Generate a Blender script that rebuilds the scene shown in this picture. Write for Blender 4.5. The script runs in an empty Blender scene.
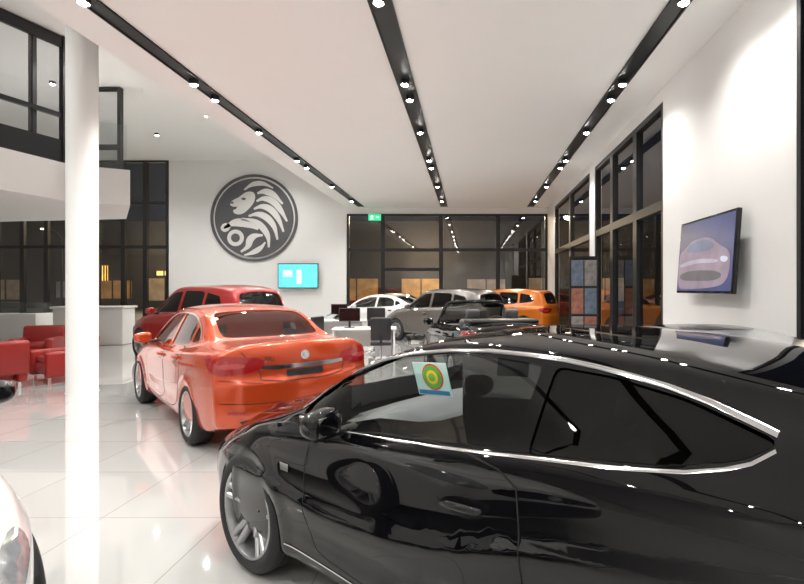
import bpy, bmesh, math, random
from mathutils import Vector, Matrix
from mathutils.bvhtree import BVHTree
from mathutils.geometry import delaunay_2d_cdt
from mathutils.interpolate import poly_3d_calc
random.seed(4)
COL = bpy.context.scene.collection
R = math.radians
bpy.context.scene.view_settings.view_transform = 'Standard'

# ------------------------------------------------------------ materials
def mat(name, col, rough=0.5, metal=0.0, coat=0.0, emis=None, estr=0.0, noise=0.0, nscale=40.0, spec=0.5, bump=0.0):
    m = bpy.data.materials.new(name); m.use_nodes = True
    nt = m.node_tree; b = nt.nodes['Principled BSDF']
    b.inputs['Base Color'].default_value = (*col, 1)
    b.inputs['Roughness'].default_value = rough
    b.inputs['Metallic'].default_value = metal
    b.inputs['Coat Weight'].default_value = coat
    b.inputs['Coat Roughness'].default_value = 0.02
    b.inputs['Specular IOR Level'].default_value = spec
    if emis:
        b.inputs['Emission Color'].default_value = (*emis, 1)
        b.inputs['Emission Strength'].default_value = estr
    if noise > 0 or bump > 0:
        tc = nt.nodes.new('ShaderNodeTexCoord'); n = nt.nodes.new('ShaderNodeTexNoise')
        n.inputs['Scale'].default_value = nscale; n.inputs['Detail'].default_value = 3
        nt.links.new(tc.outputs['Object'], n.inputs['Vector'])
        if noise > 0:
            mx = nt.nodes.new('ShaderNodeMix'); mx.data_type = 'RGBA'
            mx.inputs[6].default_value = (*[c*(1-noise) for c in col], 1)
            mx.inputs[7].default_value = (*[min(1, c*(1+noise)) for c in col], 1)
            nt.links.new(n.outputs['Fac'], mx.inputs[0]); nt.links.new(mx.outputs[2], b.inputs['Base Color'])
            if emis and noise >= .25:
                m2 = nt.nodes.new('ShaderNodeMix'); m2.data_type = 'RGBA'
                m2.inputs[6].default_value = (*[c*(1-noise) for c in emis], 1)
                m2.inputs[7].default_value = (*[c*(1+noise) for c in emis], 1)
                nt.links.new(n.outputs['Fac'], m2.inputs[0]); nt.links.new(m2.outputs[2], b.inputs['Emission Color'])
        if bump > 0:
            bp = nt.nodes.new('ShaderNodeBump'); bp.inputs['Strength'].default_value = bump
            bp.inputs['Distance'].default_value = 0.01
            nt.links.new(n.outputs['Fac'], bp.inputs['Height']); nt.links.new(bp.outputs['Normal'], b.inputs['Normal'])
    return m

def glass(name, tint, refl=1.0):
    m = bpy.data.materials.new(name); m.use_nodes = True
    nt = m.node_tree; nt.nodes.clear()
    o = nt.nodes.new('ShaderNodeOutputMaterial'); mx = nt.nodes.new('ShaderNodeMixShader')
    t = nt.nodes.new('ShaderNodeBsdfTransparent'); g = nt.nodes.new('ShaderNodeBsdfGlossy')
    f = nt.nodes.new('ShaderNodeLayerWeight'); f.inputs['Blend'].default_value = .5
    pw = nt.nodes.new('ShaderNodeMath'); pw.operation = 'POWER'; pw.inputs[1].default_value = 5
    ml = nt.nodes.new('ShaderNodeMath'); ml.operation = 'MULTIPLY_ADD'; ml.inputs[1].default_value = .9; ml.inputs[2].default_value = .045*refl; ml.use_clamp = True
    t.inputs['Color'].default_value = (*tint, 1); g.inputs['Roughness'].default_value = 0.01
    g.inputs['Color'].default_value = (1, 1, 1, 1)
    nt.links.new(f.outputs['Facing'], pw.inputs[0]); nt.links.new(pw.outputs[0], ml.inputs[0]); nt.links.new(ml.outputs[0], mx.inputs[0])
    nt.links.new(t.outputs[0], mx.inputs[1]); nt.links.new(g.outputs[0], mx.inputs[2]); nt.links.new(mx.outputs[0], o.inputs[0])
    return m

def paint(name, col, flake=0.25, metal=0.35, rough=0.3, spec=.5):
    m = mat(name, col, rough, metal, 1.0, spec=spec)
    nt = m.node_tree; b = nt.nodes['Principled BSDF']
    tc = nt.nodes.new('ShaderNodeTexCoord'); v = nt.nodes.new('ShaderNodeTexVoronoi'); v.inputs['Scale'].default_value = 450
    mx = nt.nodes.new('ShaderNodeMix'); mx.data_type = 'RGBA'
    mx.inputs[6].default_value = (*[c*(1-flake) for c in col], 1); mx.inputs[7].default_value = (*[min(1, c*(1+flake)) for c in col], 1)
    nt.links.new(tc.outputs['Object'], v.inputs['Vector']); nt.links.new(v.outputs['Distance'], mx.inputs[0]); nt.links.new(mx.outputs[2], b.inputs['Base Color'])
    return m

M_wall = mat('wall_plaster', (0.80, 0.795, 0.78), 0.85, noise=0.02, nscale=3)
M_ceil = mat('ceiling_paint', (0.88, 0.875, 0.855), 0.9, noise=0.015, nscale=2)
M_white = mat('white_laminate', (0.72, 0.71, 0.69), 0.35, noise=0.02)
M_dark = mat('dark_frame', (0.012, 0.012, 0.013), 0.4, noise=0.1)
M_black = mat('black_plastic', (0.014, 0.014, 0.015), 0.4, noise=0.1)
M_trim = mat('gloss_black', (0.005, 0.005, 0.006), 0.12, noise=0.05)
M_inner = mat('cabin_lining', (0.16, 0.16, 0.162), 0.8, noise=0.1)
M_seat = mat('seat_fabric', (0.09, 0.09, 0.095), 0.7, noise=0.3, nscale=120)
M_dash = mat('dashboard_vinyl', (0.13, 0.13, 0.135), 0.5, noise=0.15, nscale=90)
M_rub = mat('tyre_rubber', (0.014, 0.014, 0.015), 0.7, noise=0.2, nscale=80)
M_rim = mat('alloy', (0.48, 0.48, 0.49), 0.3, 0.85, noise=0.05)
M_disc = mat('brake_steel', (0.22, 0.22, 0.22), 0.35, 0.7, noise=0.1)
M_wheelrim = mat('steering_leather', (0.018, 0.018, 0.02), 0.35, noise=0.1)
M_satin = mat('satin_silver', (0.45, 0.45, 0.46), 0.35, 0.5, noise=0.05)
M_chrome = mat('chrome', (0.75, 0.75, 0.76), 0.12, 1.0, noise=0.02)
M_gap = mat('panel_gap', (0.004, 0.004, 0.004), 0.8, noise=0.05)
M_tail = mat('tail_lens', (0.30, 0.004, 0.006), 0.08, 0, 1.0, emis=(0.6, 0.01, 0.01), estr=0.03, noise=0.2, nscale=30)
M_taill = mat('tail_lens_light', (0.45, 0.05, 0.045), 0.08, 0, 1.0, noise=0.4, nscale=40)
M_lamp = mat('lamp_lens', (0.55, 0.57, 0.6), 0.05, 0.5, 1.0, noise=0.3, nscale=30)
G_side = glass('car_glass', (0.90, 0.93, 0.92), .9)
G_tint = glass('privacy_glass', (0.015, 0.015, 0.015), .8)
G_dark = glass('rear_glass', (0.40, 0.41, 0.41), 1.3)
G_win = glass('building_glass', (0.75, 0.76, 0.77), 2.2)
G_clear = glass('clear_glass', (0.85, 0.9, 0.9), 1.0)
M_em = mat('lamp_emitter', (1, 1, 1), 0.5, emis=(1, 0.97, 0.92), estr=90, noise=0.01)
M_red = mat('red_leather', (0.26, 0.012, 0.009), 0.4, noise=0.15, nscale=8)

# ------------------------------------------------------------ helpers
def mk(name, verts, faces, m=None, parent=None, smooth=False, loc=None, rot=None):
    me = bpy.data.meshes.new(name); me.from_pydata([tuple(v) for v in verts], [], faces); me.update()
    if m:
        for mm in (m if isinstance(m, (list, tuple)) else [m]): me.materials.append(mm)
    if smooth:
        for p in me.polygons: p.use_smooth = True
    o = bpy.data.objects.new(name, me); COL.objects.link(o)
    if parent: o.parent = parent
    if loc: o.location = loc
    if rot: o.rotation_euler = rot
    return o
def empty(name, loc=(0, 0, 0), rot=(0, 0, 0)):
    o = bpy.data.objects.new(name, None); COL.objects.link(o); o.location = loc; o.rotation_euler = rot
    o.empty_display_size = 0.2
    return o
def tag(o, label, cat, group=None):
    o['label'] = label; o['category'] = cat
    if group: o['group'] = group
    return o
def struct(o, label, cat):
    o['kind'] = 'structure'; return tag(o, label, cat)
def boxdata(c, s, base=0):
    x, y, z = c; a, b, d = s[0]/2, s[1]/2, s[2]/2
    v = [(x-a, y-b, z-d), (x+a, y-b, z-d), (x+a, y+b, z-d), (x-a, y+b, z-d), (x-a, y-b, z+d), (x+a, y-b, z+d), (x+a, y+b, z+d), (x-a, y+b, z+d)]
    f = [(0, 3, 2, 1), (4, 5, 6, 7), (0, 1, 5, 4), (1, 2, 6, 5), (2, 3, 7, 6), (3, 0, 4, 7)]
    return v, [tuple(i+base for i in q) for q in f]
def boxes(name, lst, m, parent=None, bevel=0.0, smooth=False, **k):
    V = []; F = []
    for c, s in lst:
        v, f = boxdata(c, s, len(V)); V += v; F += f
    o = mk(name, V, F, m, parent, **k)
    if bevel > 0:
        bm = bmesh.new(); bm.from_mesh(o.data)
        bmesh.ops.bevel(bm, geom=bm.edges[:], offset=bevel, segments=3, profile=0.5, affect='EDGES')
        bm.to_mesh(o.data); bm.free()
        for p in o.data.polygons: p.use_smooth = True
        o.data.set_sharp_from_angle(angle=R(50))
    return o
def box(name, c, s, m, parent=None, bevel=0.0, **k): return boxes(name, [(c, s)], m, parent, bevel, **k)
def lathe(name, prof, m, parent=None, seg=32, axis='Z', smooth=True, sharp=40, **k):
    V = []; F = []; n = len(prof)
    for i in range(seg):
        a = 2*math.pi*i/seg; c, s = math.cos(a), math.sin(a)
        for r, h in prof:
            V.append((r*c, r*s, h) if axis == 'Z' else (r*c, h, -r*s))
    for i in range(seg):
        j = (i+1) % seg
        for q in range(n-1): F.append((i*n+q, j*n+q, j*n+q+1, i*n+q+1))
    o = mk(name, V, F, m, parent, smooth, **k)
    bm = bmesh.new(); bm.from_mesh(o.data); bmesh.ops.remove_doubles(bm, verts=bm.verts, dist=1e-5)
    bmesh.ops.recalc_face_normals(bm, faces=bm.faces); bm.to_mesh(o.data); bm.free()
    if smooth: o.data.set_sharp_from_angle(angle=R(sharp))
    return o
def tube(name, pts, r, m, parent=None, seg=10, closed=False, **k):
    V = []; F = []; n = len(pts); P = [Vector(p) for p in pts]
    for i, p in enumerate(P):
        if closed: d = P[(i+1) % n]-P[i-1]
        else: d = P[min(i+1, n-1)]-P[max(i-1, 0)]
        d.normalize(); up = Vector((0, 0, 1)) if abs(d.z) < 0.95 else Vector((1, 0, 0))
        a = d.cross(up).normalized(); b = a.cross(d)
        rr = r[i] if isinstance(r, (list, tuple)) else r
        for q in range(seg):
            t = 2*math.pi*q/seg; V.append(p+a*rr*math.cos(t)+b*rr*math.sin(t))
    for i in range(n if closed else n-1):
        j = (i+1) % n
        for q in range(seg): F.append((i*seg+q, i*seg+(q+1) % seg, j*seg+(q+1) % seg, j*seg+q))
    if not closed: F.append(tuple(range(seg))[::-1]); F.append(tuple((n-1)*seg+q for q in range(seg)))
    return mk(name, V, F, m, parent, True, **k)
def prism(name, poly, h, m, parent=None, **k):
    """poly in XY plane, extruded z 0..h"""
    n = len(poly); V = [(x, y, 0) for x, y in poly]+[(x, y, h) for x, y in poly]
    F = [tuple(range(n))[::-1], tuple(range(n, 2*n))]+[(i, (i+1) % n, n+(i+1) % n, n+i) for i in range(n)]
    o = mk(name, V, F, m, parent, **k)
    bm = bmesh.new(); bm.from_mesh(o.data); bmesh.ops.recalc_face_normals(bm, faces=bm.faces); bm.to_mesh(o.data); bm.free()
    return o
def chaikin(p, it=2, closed=True):
    for _ in range(it):
        q = []
        n = len(p)
        if closed:
            for i in range(n):
                a, b = p[i], p[(i+1) % n]
                q.append(tuple(a[k]*.75+b[k]*.25 for k in range(len(a)))); q.append(tuple(a[k]*.25+b[k]*.75 for k in range(len(a))))
        else:
            q.append(p[0])
            for i in range(n-1):
                a, b = p[i], p[i+1]
                if i > 0: q.append(tuple(a[k]*.75+b[k]*.25 for k in range(len(a))))
                if i < n-2: q.append(tuple(a[k]*.25+b[k]*.75 for k in range(len(a))))
            q.append(p[-1])
        p = q
    return p
def soften(p, d=.03):
    """round polygon corners with a fixed small radius"""
    out = []; n = len(p)
    for i in range(n):
        a, b, c = Vector(p[i-1]), Vector(p[i]), Vector(p[(i+1) % n])
        u, v = a-b, c-b; du = min(d, u.length*.33); dv = min(d, v.length*.33); u.normalize(); v.normalize()
        q0 = b+u*du; q1 = b+v*dv
        for t in (0, .33, .67, 1):
            r = q0*(1-t)**2+b*2*t*(1-t)+q1*t*t; out.append((r.x, r.y))
    return out
def pchip(tab):
    tab = sorted(tab); X = [t[0] for t in tab]; Y = [t[1] for t in tab]; n = len(X)
    h = [X[i+1]-X[i] for i in range(n-1)]; d = [(Y[i+1]-Y[i])/h[i] for i in range(n-1)]
    mm = [0]*n; mm[0] = d[0]; mm[-1] = d[-1]
    for i in range(1, n-1):
        if d[i-1]*d[i] <= 0: mm[i] = 0
        else:
            w1 = 2*h[i]+h[i-1]; w2 = h[i]+2*h[i-1]; mm[i] = (w1+w2)/(w1/d[i-1]+w2/d[i])
    def f(x):
        if x <= X[0]: return Y[0]
        if x >= X[-1]: return Y[-1]
        for i in range(n-1):
            if x <= X[i+1]: break
        t = (x-X[i])/h[i]; t2 = t*t; t3 = t2*t
        return (2*t3-3*t2+1)*Y[i]+(t3-2*t2+t)*h[i]*mm[i]+(-2*t3+3*t2)*Y[i+1]+(t3-t2)*h[i]*mm[i+1]
    return f
def sstep(a, b, x):
    t = max(0, min(1, (x-a)/(b-a))); return t*t*(3-2*t)

# ------------------------------------------------------------ cars
def T(*a): return list(zip(a[0::2], a[1::2]))
COUPE = dict(ax=1.35, wr_=.355, rimr=.268,
    zb=T(-2.2, .28, -1.8, .21, 1.9, .20, 2.25, .24),
    w=T(-2.2, .78, -1.8, .88, -1.3, .93, -.6, .90, .4, .89, 1.2, .915, 1.7, .90, 2.1, .84, 2.25, .78),
    zs=T(-2.2, .85, -1.9, 1.05, -1.4, 1.17, -.5, 1.08, .5, .965, .95, .945, 1.4, .88, 1.9, .76, 2.25, .62),
    wb=T(-2.2, .68, -1.8, .75, -1.3, .80, -.6, .82, .4, .82, .95, .81, 1.4, .80, 1.9, .74, 2.25, .66),
    zr=T(-2.2, .9, -2.05, 1.12, -1.7, 1.25, -1.3, 1.33, -.8, 1.405, -.3, 1.43, .1, 1.40, .45, 1.31, .75, 1.17, 1.0, 1.03, 1.2, .965, 1.4, .92, 1.9, .80, 2.25, .65),
    wr=T(-2.2, .5, -1.9, .52, -1.3, .57, -.5, .64, .1, .64, .5, .66, .8, .69, 1.0, .70, 1.4, .64, 1.9, .55, 2.25, .5),
    zt=T(-2.2, .95, -2.1, 1.2, -1.95, 1.34, -1.3, 1.44, -.8, 1.48, -.3, 1.485, .1, 1.45, .5, 1.32, .85, 1.15, 1.05, 1.055, 1.2, 1.01, 1.5, .955, 1.9, .85, 2.15, .74, 2.25, .67),
    bowf=.34, bowr=.25,
    side=[[(.96, .985), (.60, .978), (0, 1.03), (-.46, 1.085), (-.50, 1.13), (-.53, 1.385), (-.15, 1.40), (.33, 1.335), (.72, 1.185), (.92, 1.05)],
          [(-.555, 1.085), (-1.05, 1.150), (-1.24, 1.195), (-1.32, 1.245), (-1.05, 1.325), (-.80, 1.37), (-.585, 1.385)]],
    sidemat=['c', 't'],
    wind=[(1.02, 0), (1.0, .3), (.93, .5), (.84, .60), (.5, .58), (.17, .56), (.14, .3), (.13, 0)],
    rear=('B', [(0, 1.32), (.42, 1.30), (.47, 1.26), (.50, 1.10), (.3, 1.06), (0, 1.05)]),
    door=[[(.72, .965), (.77, .75), (.74, .42), (.62, .30), (-.56, .30), (-.60, .45), (-.57, .80), (-.53, 1.08)]],
    chrome_top=[(1.0, 1.00), (.90, 1.085), (.72, 1.205), (.33, 1.35), (-.15, 1.415), (-.55, 1.415), (-.80, 1.388), (-1.05, 1.342), (-1.31, 1.26)],
    chrome_bot=[(.96, .967), (.60, .960), (0, 1.012), (-.50, 1.070), (-1.05, 1.135), (-1.24, 1.18), (-1.31, 1.225)],
    handles=[(-.31, .85)], crease=[(2.0, .60), (1.2, .62), (.6, .56), (0, .62), (-.7, .80), (-1.4, .92), (-2.2, .95)],
    mirror=(.50, .86, 1.035), H=1.485)
SEDAN = dict(ax=1.34, wr_=.33, rimr=.24,
    zb=T(-2.25, .30, -1.9, .22, 1.9, .20, 2.25, .24),
    w=T(-2.25, .845, -2.0, .875, -1.5, .895, -1, .895, 0, .885, .8, .88, 1.4, .895, 1.9, .85, 2.25, .74),
    zs=T(-2.25, 1.03, -2.1, 1.045, -1.6, 1.045, -1, 1.01, -.2, .965, .6, .93, 1.0, .915, 1.5, .86, 2.0, .73, 2.25, .62),
    wb=T(-2.25, .76, -2.0, .775, -1.5, .78, -1, .79, 0, .80, .8, .79, 1.4, .76, 2.0, .68, 2.25, .6),
    zr=T(-2.25, 1.085, -1.9, 1.09, -1.6, 1.105, -1.35, 1.19, -1.1, 1.295, -.8, 1.375, -.3, 1.41, .2, 1.385, .55, 1.28, .9, 1.10, 1.1, .98, 1.5, .9, 2.0, .77, 2.25, .65),
    wr=T(-2.25, .66, -1.7, .66, -1.3, .62, -.8, .60, .2, .61, .6, .64, .9, .67, 1.1, .66, 1.5, .6, 2.25, .48),
    zt=T(-2.25, 1.12, -2.2, 1.14, -2.05, 1.115, -1.7, 1.105, -1.5, 1.125, -1.15, 1.31, -.85, 1.42, -.4, 1.475, 0, 1.48, .3, 1.445, .6, 1.33, .95, 1.12, 1.1, 1.03, 1.5, .96, 2.0, .82, 2.25, .68),
    bowf=.40, bowr=.20,
    side=[[(.92, .965), (.50, .965), (-.14, .990), (-.17, 1.365), (.15, 1.35), (.50, 1.25), (.84, 1.06)],
          [(-.22, .995), (-.85, 1.035), (-.95, 1.05), (-.92, 1.22), (-.80, 1.305), (-.60, 1.35), (-.25, 1.367)],
          [(-.985, 1.06), (-1.22, 1.10), (-1.08, 1.20), (-.96, 1.245)]],
    sidemat=['d', 'd', 't'],
    wind=[(1.02, 0), (1.0, .3), (.93, .48), (.84, .57), (.5, .56), (.20, .53), (.18, .3), (.17, 0)],
    rear=('T', [(-1.50, 0), (-1.49, .35), (-1.46, .55), (-1.30, .56), (-.95, .52), (-.88, .46), (-.86, 0)]),
    door=[[(.78, .93), (.82, .75), (.80, .40), (.70, .30), (-.18, .29), (-.20, .6), (-.19, .97)],
          [(-.22, .97), (-.22, .6), (-.20, .29), (-.78, .30), (-.95, .55), (-1.02, .80), (-1.0, 1.04)]],
    chrome_top=[(.98, .955), (.82, 1.085), (.50, 1.265), (.15, 1.368), (-.25, 1.385), (-.62, 1.365), (-.85, 1.31), (-1.08, 1.215), (-1.22, 1.12)],
    chrome_bot=[(.96, .945), (.5, .948), (-.1, .97), (-.85, 1.018), (-1.2, 1.075)],
    handles=[(-.02, .85), (-.82, .89)], crease=[(2.0, .66), (1.2, .74), (0, .80), (-1, .86), (-2.2, .92)],
    mirror=(.62, .86, 1.02), H=1.475)
SUV = dict(ax=1.30, wr_=.35, rimr=.235,
    zb=T(-2.1, .36, -1.7, .28, 1.8, .27, 2.15, .32),
    w=T(-2.1, .80, -1.7, .89, -1.2, .92, 0, .91, 1.2, .92, 1.8, .86, 2.15, .76),
    zs=T(-2.1, 1.02, -1.5, 1.12, 0, 1.06, .8, 1.03, 1.3, .99, 1.8, .91, 2.15, .78),
    wb=T(-2.1, .70, -1.5, .80, 0, .83, .9, .81, 1.3, .79, 1.8, .73, 2.15, .64),
    zr=T(-2.1, 1.08, -1.98, 1.35, -1.75, 1.54, -1, 1.61, 0, 1.60, .3, 1.52, .7, 1.27, 1, 1.11, 1.3, 1.04, 1.8, .95, 2.15, .80),
    wr=T(-2.1, .6, -1.7, .62, -1, .66, 0, .67, .4, .67, .8, .7, 1, .7, 1.3, .64, 2.15, .5),
    zt=T(-2.1, 1.15, -2.02, 1.4, -1.85, 1.62, -1, 1.70, 0, 1.69, .3, 1.60, .7, 1.34, 1, 1.16, 1.3, 1.09, 1.8, 1.0, 2.15, .84),
    bowf=.36, bowr=.22,
    side=[[(.82, 1.09), (.4, 1.09), (-.14, 1.11), (-.16, 1.54), (.15, 1.52), (.45, 1.37), (.72, 1.20)],
          [(-.23, 1.11), (-.95, 1.15), (-1.0, 1.2), (-1.0, 1.50), (-.93, 1.55), (-.26, 1.565)],
          [(-1.08, 1.16), (-1.55, 1.22), (-1.62, 1.28), (-1.50, 1.45), (-1.08, 1.53)]],
    sidemat=['t', 't', 't'],
    wind=[(.98, 0), (.96, .3), (.90, .5), (.82, .62), (.5, .60), (.25, .58), (.2, .3), (.19, 0)],
    rear=('B', [(0, 1.55), (.45, 1.52), (.52, 1.45), (.56, 1.18), (.4, 1.14), (0, 1.13)]),
    door=[[(.78, 1.03), (.80, .75), (.78, .45), (.68, .36), (-.18, .35), (-.20, .7), (-.19, 1.08)],
          [(-.22, 1.08), (-.22, .6), (-.20, .35), (-.74, .36), (-.92, .6), (-1.02, .85), (-1.02, 1.12)]],
    chrome_top=None, chrome_bot=[(.9, 1.06), (.4, 1.065), (-.1, 1.08), (-1.0, 1.12), (-1.6, 1.19)],
    handles=[(-.02, .93), (-.84, .97)], crease=[(2.0, .78), (1.2, .84), (0, .88), (-1, .92), (-2.1, .98)],
    mirror=(.64, .90, 1.12), H=1.7)
CABRIO = dict(SEDAN)
CABRIO.update(zr=T(-2.25, 1.02, -1.6, 1.06, -1, 1.05, -.2, 1.0, .6, .965, 1.1, .96, 1.5, .9, 2.0, .77, 2.25, .65),
    zt=T(-2.25, 1.08, -2.2, 1.12, -1.7, 1.13, -1.2, 1.12, -.5, 1.07, .5, 1.03, 1.1, 1.03, 1.5, .96, 2.0, .82, 2.25, .68),
    side=[], sidemat=[], wind=None, chrome_top=None, rear=('T', [(-1.15, 0), (-1.14, .4), (-1.05, .60), (.3, .64), (.60, .62), (.66, 0)]), open=True)
SEDAN_W = dict(SEDAN); SEDAN_W.update(mirror=(.56, .90, 1.10))

def expand(poly, d):
    n = len(poly); A = sum(poly[i][0]*poly[(i+1) % n][1]-poly[(i+1) % n][0]*poly[i][1] for i in range(n))
    sg = 1 if A > 0 else -1; out = []
    for i in range(n):
        a, b = Vector(poly[i-1]), Vector(poly[(i+1) % n]); t = (b-a).normalized()
        out.append((poly[i][0]+t.y*d*sg, poly[i][1]-t.x*d*sg))
    return out

class Car:
    def __init__(s, spec, root, pm, hi=True):
        s.sp = spec; s.root = root; s.pm = pm; s.hi = hi
        F = {k: pchip(spec[k]) for k in ('zb', 'w', 'zs', 'wb', 'zr', 'wr', 'zt')}; s.F = F
        x0 = spec['w'][0][0]; x1 = spec['w'][-1][0]; s.x0, s.x1 = x0, x1
        n = 130 if hi else 60; it = 3 if hi else 2
        cr = pchip(spec['crease']); ax = spec['ax']; ar = spec['wr_']+.030
        yl = pchip([(1.0, .56), (1.5, .52), (2.25, .36)])
        rings = []
        def section(x):
            zb, w, zs, wb, zr, wr, zt = [F[k](x) for k in ('zb', 'w', 'zs', 'wb', 'zr', 'wr', 'zt')]
            zm = zb+(zs-zb)*.5
            c = [(0, zb), (.6*w, zb), (.93*w, zb), (.965*w, zb+.03), (.985*w, zb+.14), (w, zm), (w*.995, zm+(zs-zm)*.45), (w*.978, zs-.07), (wb+.04, zs-.020), (wb+.005, zs+.002), (wb*.5+wr*.5+.014, (zs+zr)/2), (wr+.012, zr-.01), (wr-.03, zr+(zt-zr)*.42), (.55*wr, zt-.14*(zt-zr)), (0, zt)]
            return chaikin(c, it, False)
        def deform(x, y, z):
            a = abs(y); top = F['zs'](x)
            if a > .5:
                d = z-cr(x); f = sstep(.6, .8, a)*(sstep(2.2, 1.7, abs(x)) if abs(x) > 1.7 else 1)
                a2 = a + f*(.016*math.exp(-(d/.022)**2) if d > 0 else .016*math.exp(-(d/.10)**2))
                for c in (ax, -ax):
                    r = math.hypot(x-c, z-spec['wr_'])
                    if z < .95: a2 += .012*math.exp(-((r-ar)/.045)**2)*sstep(.6, .8, a)
                a2 -= .012*math.exp(-((z-.42)/.06)**2)*sstep(1.0, .6, abs(x))*sstep(.6, .8, a)
                y = math.copysign(a2, y)
            if x > 1.05 and z > top-.03:
                dd = a-yl(x); z += .012*math.exp(-(dd/.03)**2 if dd > 0 else -(dd/.10)**2)*sstep(1.05, 1.3, x)*sstep(2.25, 2.0, x)
            q = min(1.0, abs(y)/.92)
            x -= spec['bowf']*sstep(ax-.45, x1+.1, x)*q**2.6
            x += spec['bowr']*sstep(-ax+.35, x0-.1, x)*q**2.8
            # rear bumper step below the boot lid
            if x < x0+.25: x -= .035*sstep(.80, .72, z)*sstep(.25, .45, z)*sstep(x0+.25, x0+.02, x)
            return (x, y, z)
        for i in range(n+1):
            t = i/n; x = x0+(x1-x0)*(t-.04*math.sin(4*math.pi*t)/2)
            rings.append((x, section(x)))
        def cap(x, sec, sgn):
            out = []; cz = (sec[0][1]+sec[-1][1])/2
            for sc in (.988, .96, .88, .76, .64, .52, .40, .28, .14):
                out.append((x+sgn*.05*(1-sc**4)**.6, [(y*sc, cz+(z-cz)*sc) for y, z in sec]))
            return out
        rings = cap(rings[0][0], rings[0][1], -1)[::-1]+rings+cap(rings[-1][0], rings[-1][1], 1)
        V = []; m = None
        for x, h in rings:
            full = h+[(-y, z) for y, z in h[-2:0:-1]]; m = len(full)
            V += [deform(x, y, z) for y, z in full]
        Fc = []
        k = len(rings)
        for i in range(k-1):
            for j in range(m):
                jj = (j+1) % m; Fc.append((i*m+j, i*m+jj, (i+1)*m+jj, (i+1)*m+j))
        Fc.append(tuple(range(m))[::-1]); Fc.append(tuple((k-1)*m+j for j in range(m)))
        me = bpy.data.meshes.new('surf'); me.from_pydata(V, [], Fc); me.update()
        bm = bmesh.new(); bm.from_mesh(me); bmesh.ops.recalc_face_normals(bm, faces=bm.faces)
        bmesh.ops.triangulate(bm, faces=[f for f in bm.faces if len(f.verts) > 4]); bm.to_mesh(me); bm.free(); me.update()
        s.me = me; s.N = [Vector(v.normal) for v in me.vertices]; s.V = [v.co.copy() for v in me.vertices]
        me.calc_loop_triangles(); s.tri = [tuple(t.vertices) for t in me.loop_triangles]
        s.bvh = BVHTree.FromPolygons(s.V, s.tri)
    def norm(s, loc, idx):
        t = s.tri[idx]; w = poly_3d_calc([s.V[i] for i in t], loc)
        return (s.N[t[0]]*w[0]+s.N[t[1]]*w[1]+s.N[t[2]]*w[2]).normalized()
    def hit(s, mode, p):
        a, b = p
        if mode == 'L': o, d = Vector((a, 3, b)), Vector((0, -1, 0))
        elif mode == 'R': o, d = Vector((a, -3, b)), Vector((0, 1, 0))
        elif mode == 'F': o, d = Vector((4, a, b)), Vector((-1, 0, 0))
        elif mode == 'B': o, d = Vector((-4, a, b)), Vector((1, 0, 0))
        elif mode == 'T': o, d = Vector((a, b, 3)), Vector((0, 0, -1))
        else:
            f = R(mode); out = Vector((math.cos(f), math.sin(f), 0)); t = Vector((-math.sin(f), math.cos(f), 0))
            o = t*a+Vector((0, 0, b))+out*5; d = -out
        l, nn, i, _ = s.bvh.ray_cast(o, d)
        if l is None:
            l, nn, i, _ = s.bvh.find_nearest(o+d*3)
        return l, s.norm(l, i)
    def patch(s, name, mode, poly, m, off=.003, parent=None, step=.045, smooth=1, label=None):
        if smooth: poly = chaikin(poly, smooth)
        n = len(poly); pts = []
        for i in range(n):
            a, b = Vector(poly[i]), Vector(poly[(i+1) % n]); kk = max(1, int((b-a).length/step))
            for q in range(kk): pts.append(a.lerp(b, q/kk))
        nb = len(pts); xs = [p.x for p in pts]; ys = [p.y for p in pts]
        def inside(x, y):
            c = False
            for i in range(n):
                x1, y1 = poly[i]; x2, y2 = poly[(i+1) % n]
                if (y1 > y) != (y2 > y) and x < (x2-x1)*(y-y1)/(y2-y1)+x1: c = not c
            return c
        gx = min(xs)+step/2
        while gx < max(xs):
            gy = min(ys)+step/2
            while gy < max(ys):
                if inside(gx, gy) and min((Vector((gx, gy))-p).length for p in pts[:nb]) > step*.4: pts.append(Vector((gx, gy)))
                gy += step
            gx += step
        r = delaunay_2d_cdt(pts, [], [list(range(nb))], 1, 1e-6)
        V = []; N = []
        for p in r[0]:
            l, nn = s.hit(mode, (p.x, p.y)); V.append(l+nn*off); N.append(nn)
        F = [tuple(f) for f in r[2]]
        if F:
            tot = 0
            for f in F[:20]: tot += (V[f[1]]-V[f[0]]).cross(V[f[2]]-V[f[0]]).dot(N[f[0]])
            if tot < 0: F = [f[::-1] for f in F]
        o = mk(name, V, F, m, parent or s.root, True)
        try: o.data.normals_split_custom_set_from_vertices([tuple(x) for x in N])
        except Exception as e: print('nrm', e)
        if label: o['label'] = label
        return o
    def ribbon(s, name, mode, path, width, m, off=.002, lift=0.0, parent=None, closed=False, smooth=1, step=.03):
        if smooth: path = chaikin(path, smooth, closed)
        P = []; n = len(path)
        for i in range(n if closed else n-1):
            a, b = Vector(path[i]), Vector(path[(i+1) % n]); kk = max(1, int((b-a).length/step))
            for q in range(kk): P.append(a.lerp(b, q/kk))
        if not closed: P.append(Vector(path[-1]))
        V = []; N = []; F = []; k = len(P)
        for i in range(k):
            t = (P[(i+1) % k]-P[i-1]) if closed else (P[min(i+1, k-1)]-P[max(i-1, 0)])
            t.normalize(); pn = Vector((-t.y, t.x))
            for q, e in ((-.5, 0), (0, 1), (.5, 0)):
                l, nn = s.hit(mode, tuple(P[i]+pn*width*q)); V.append(l+nn*(off+e*lift)); N.append(nn)
        for i in range(k if closed else k-1):
            j = (i+1) % k
            for q in (0, 1): F.append((i*3+q, j*3+q, j*3+q+1, i*3+q+1))
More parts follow.
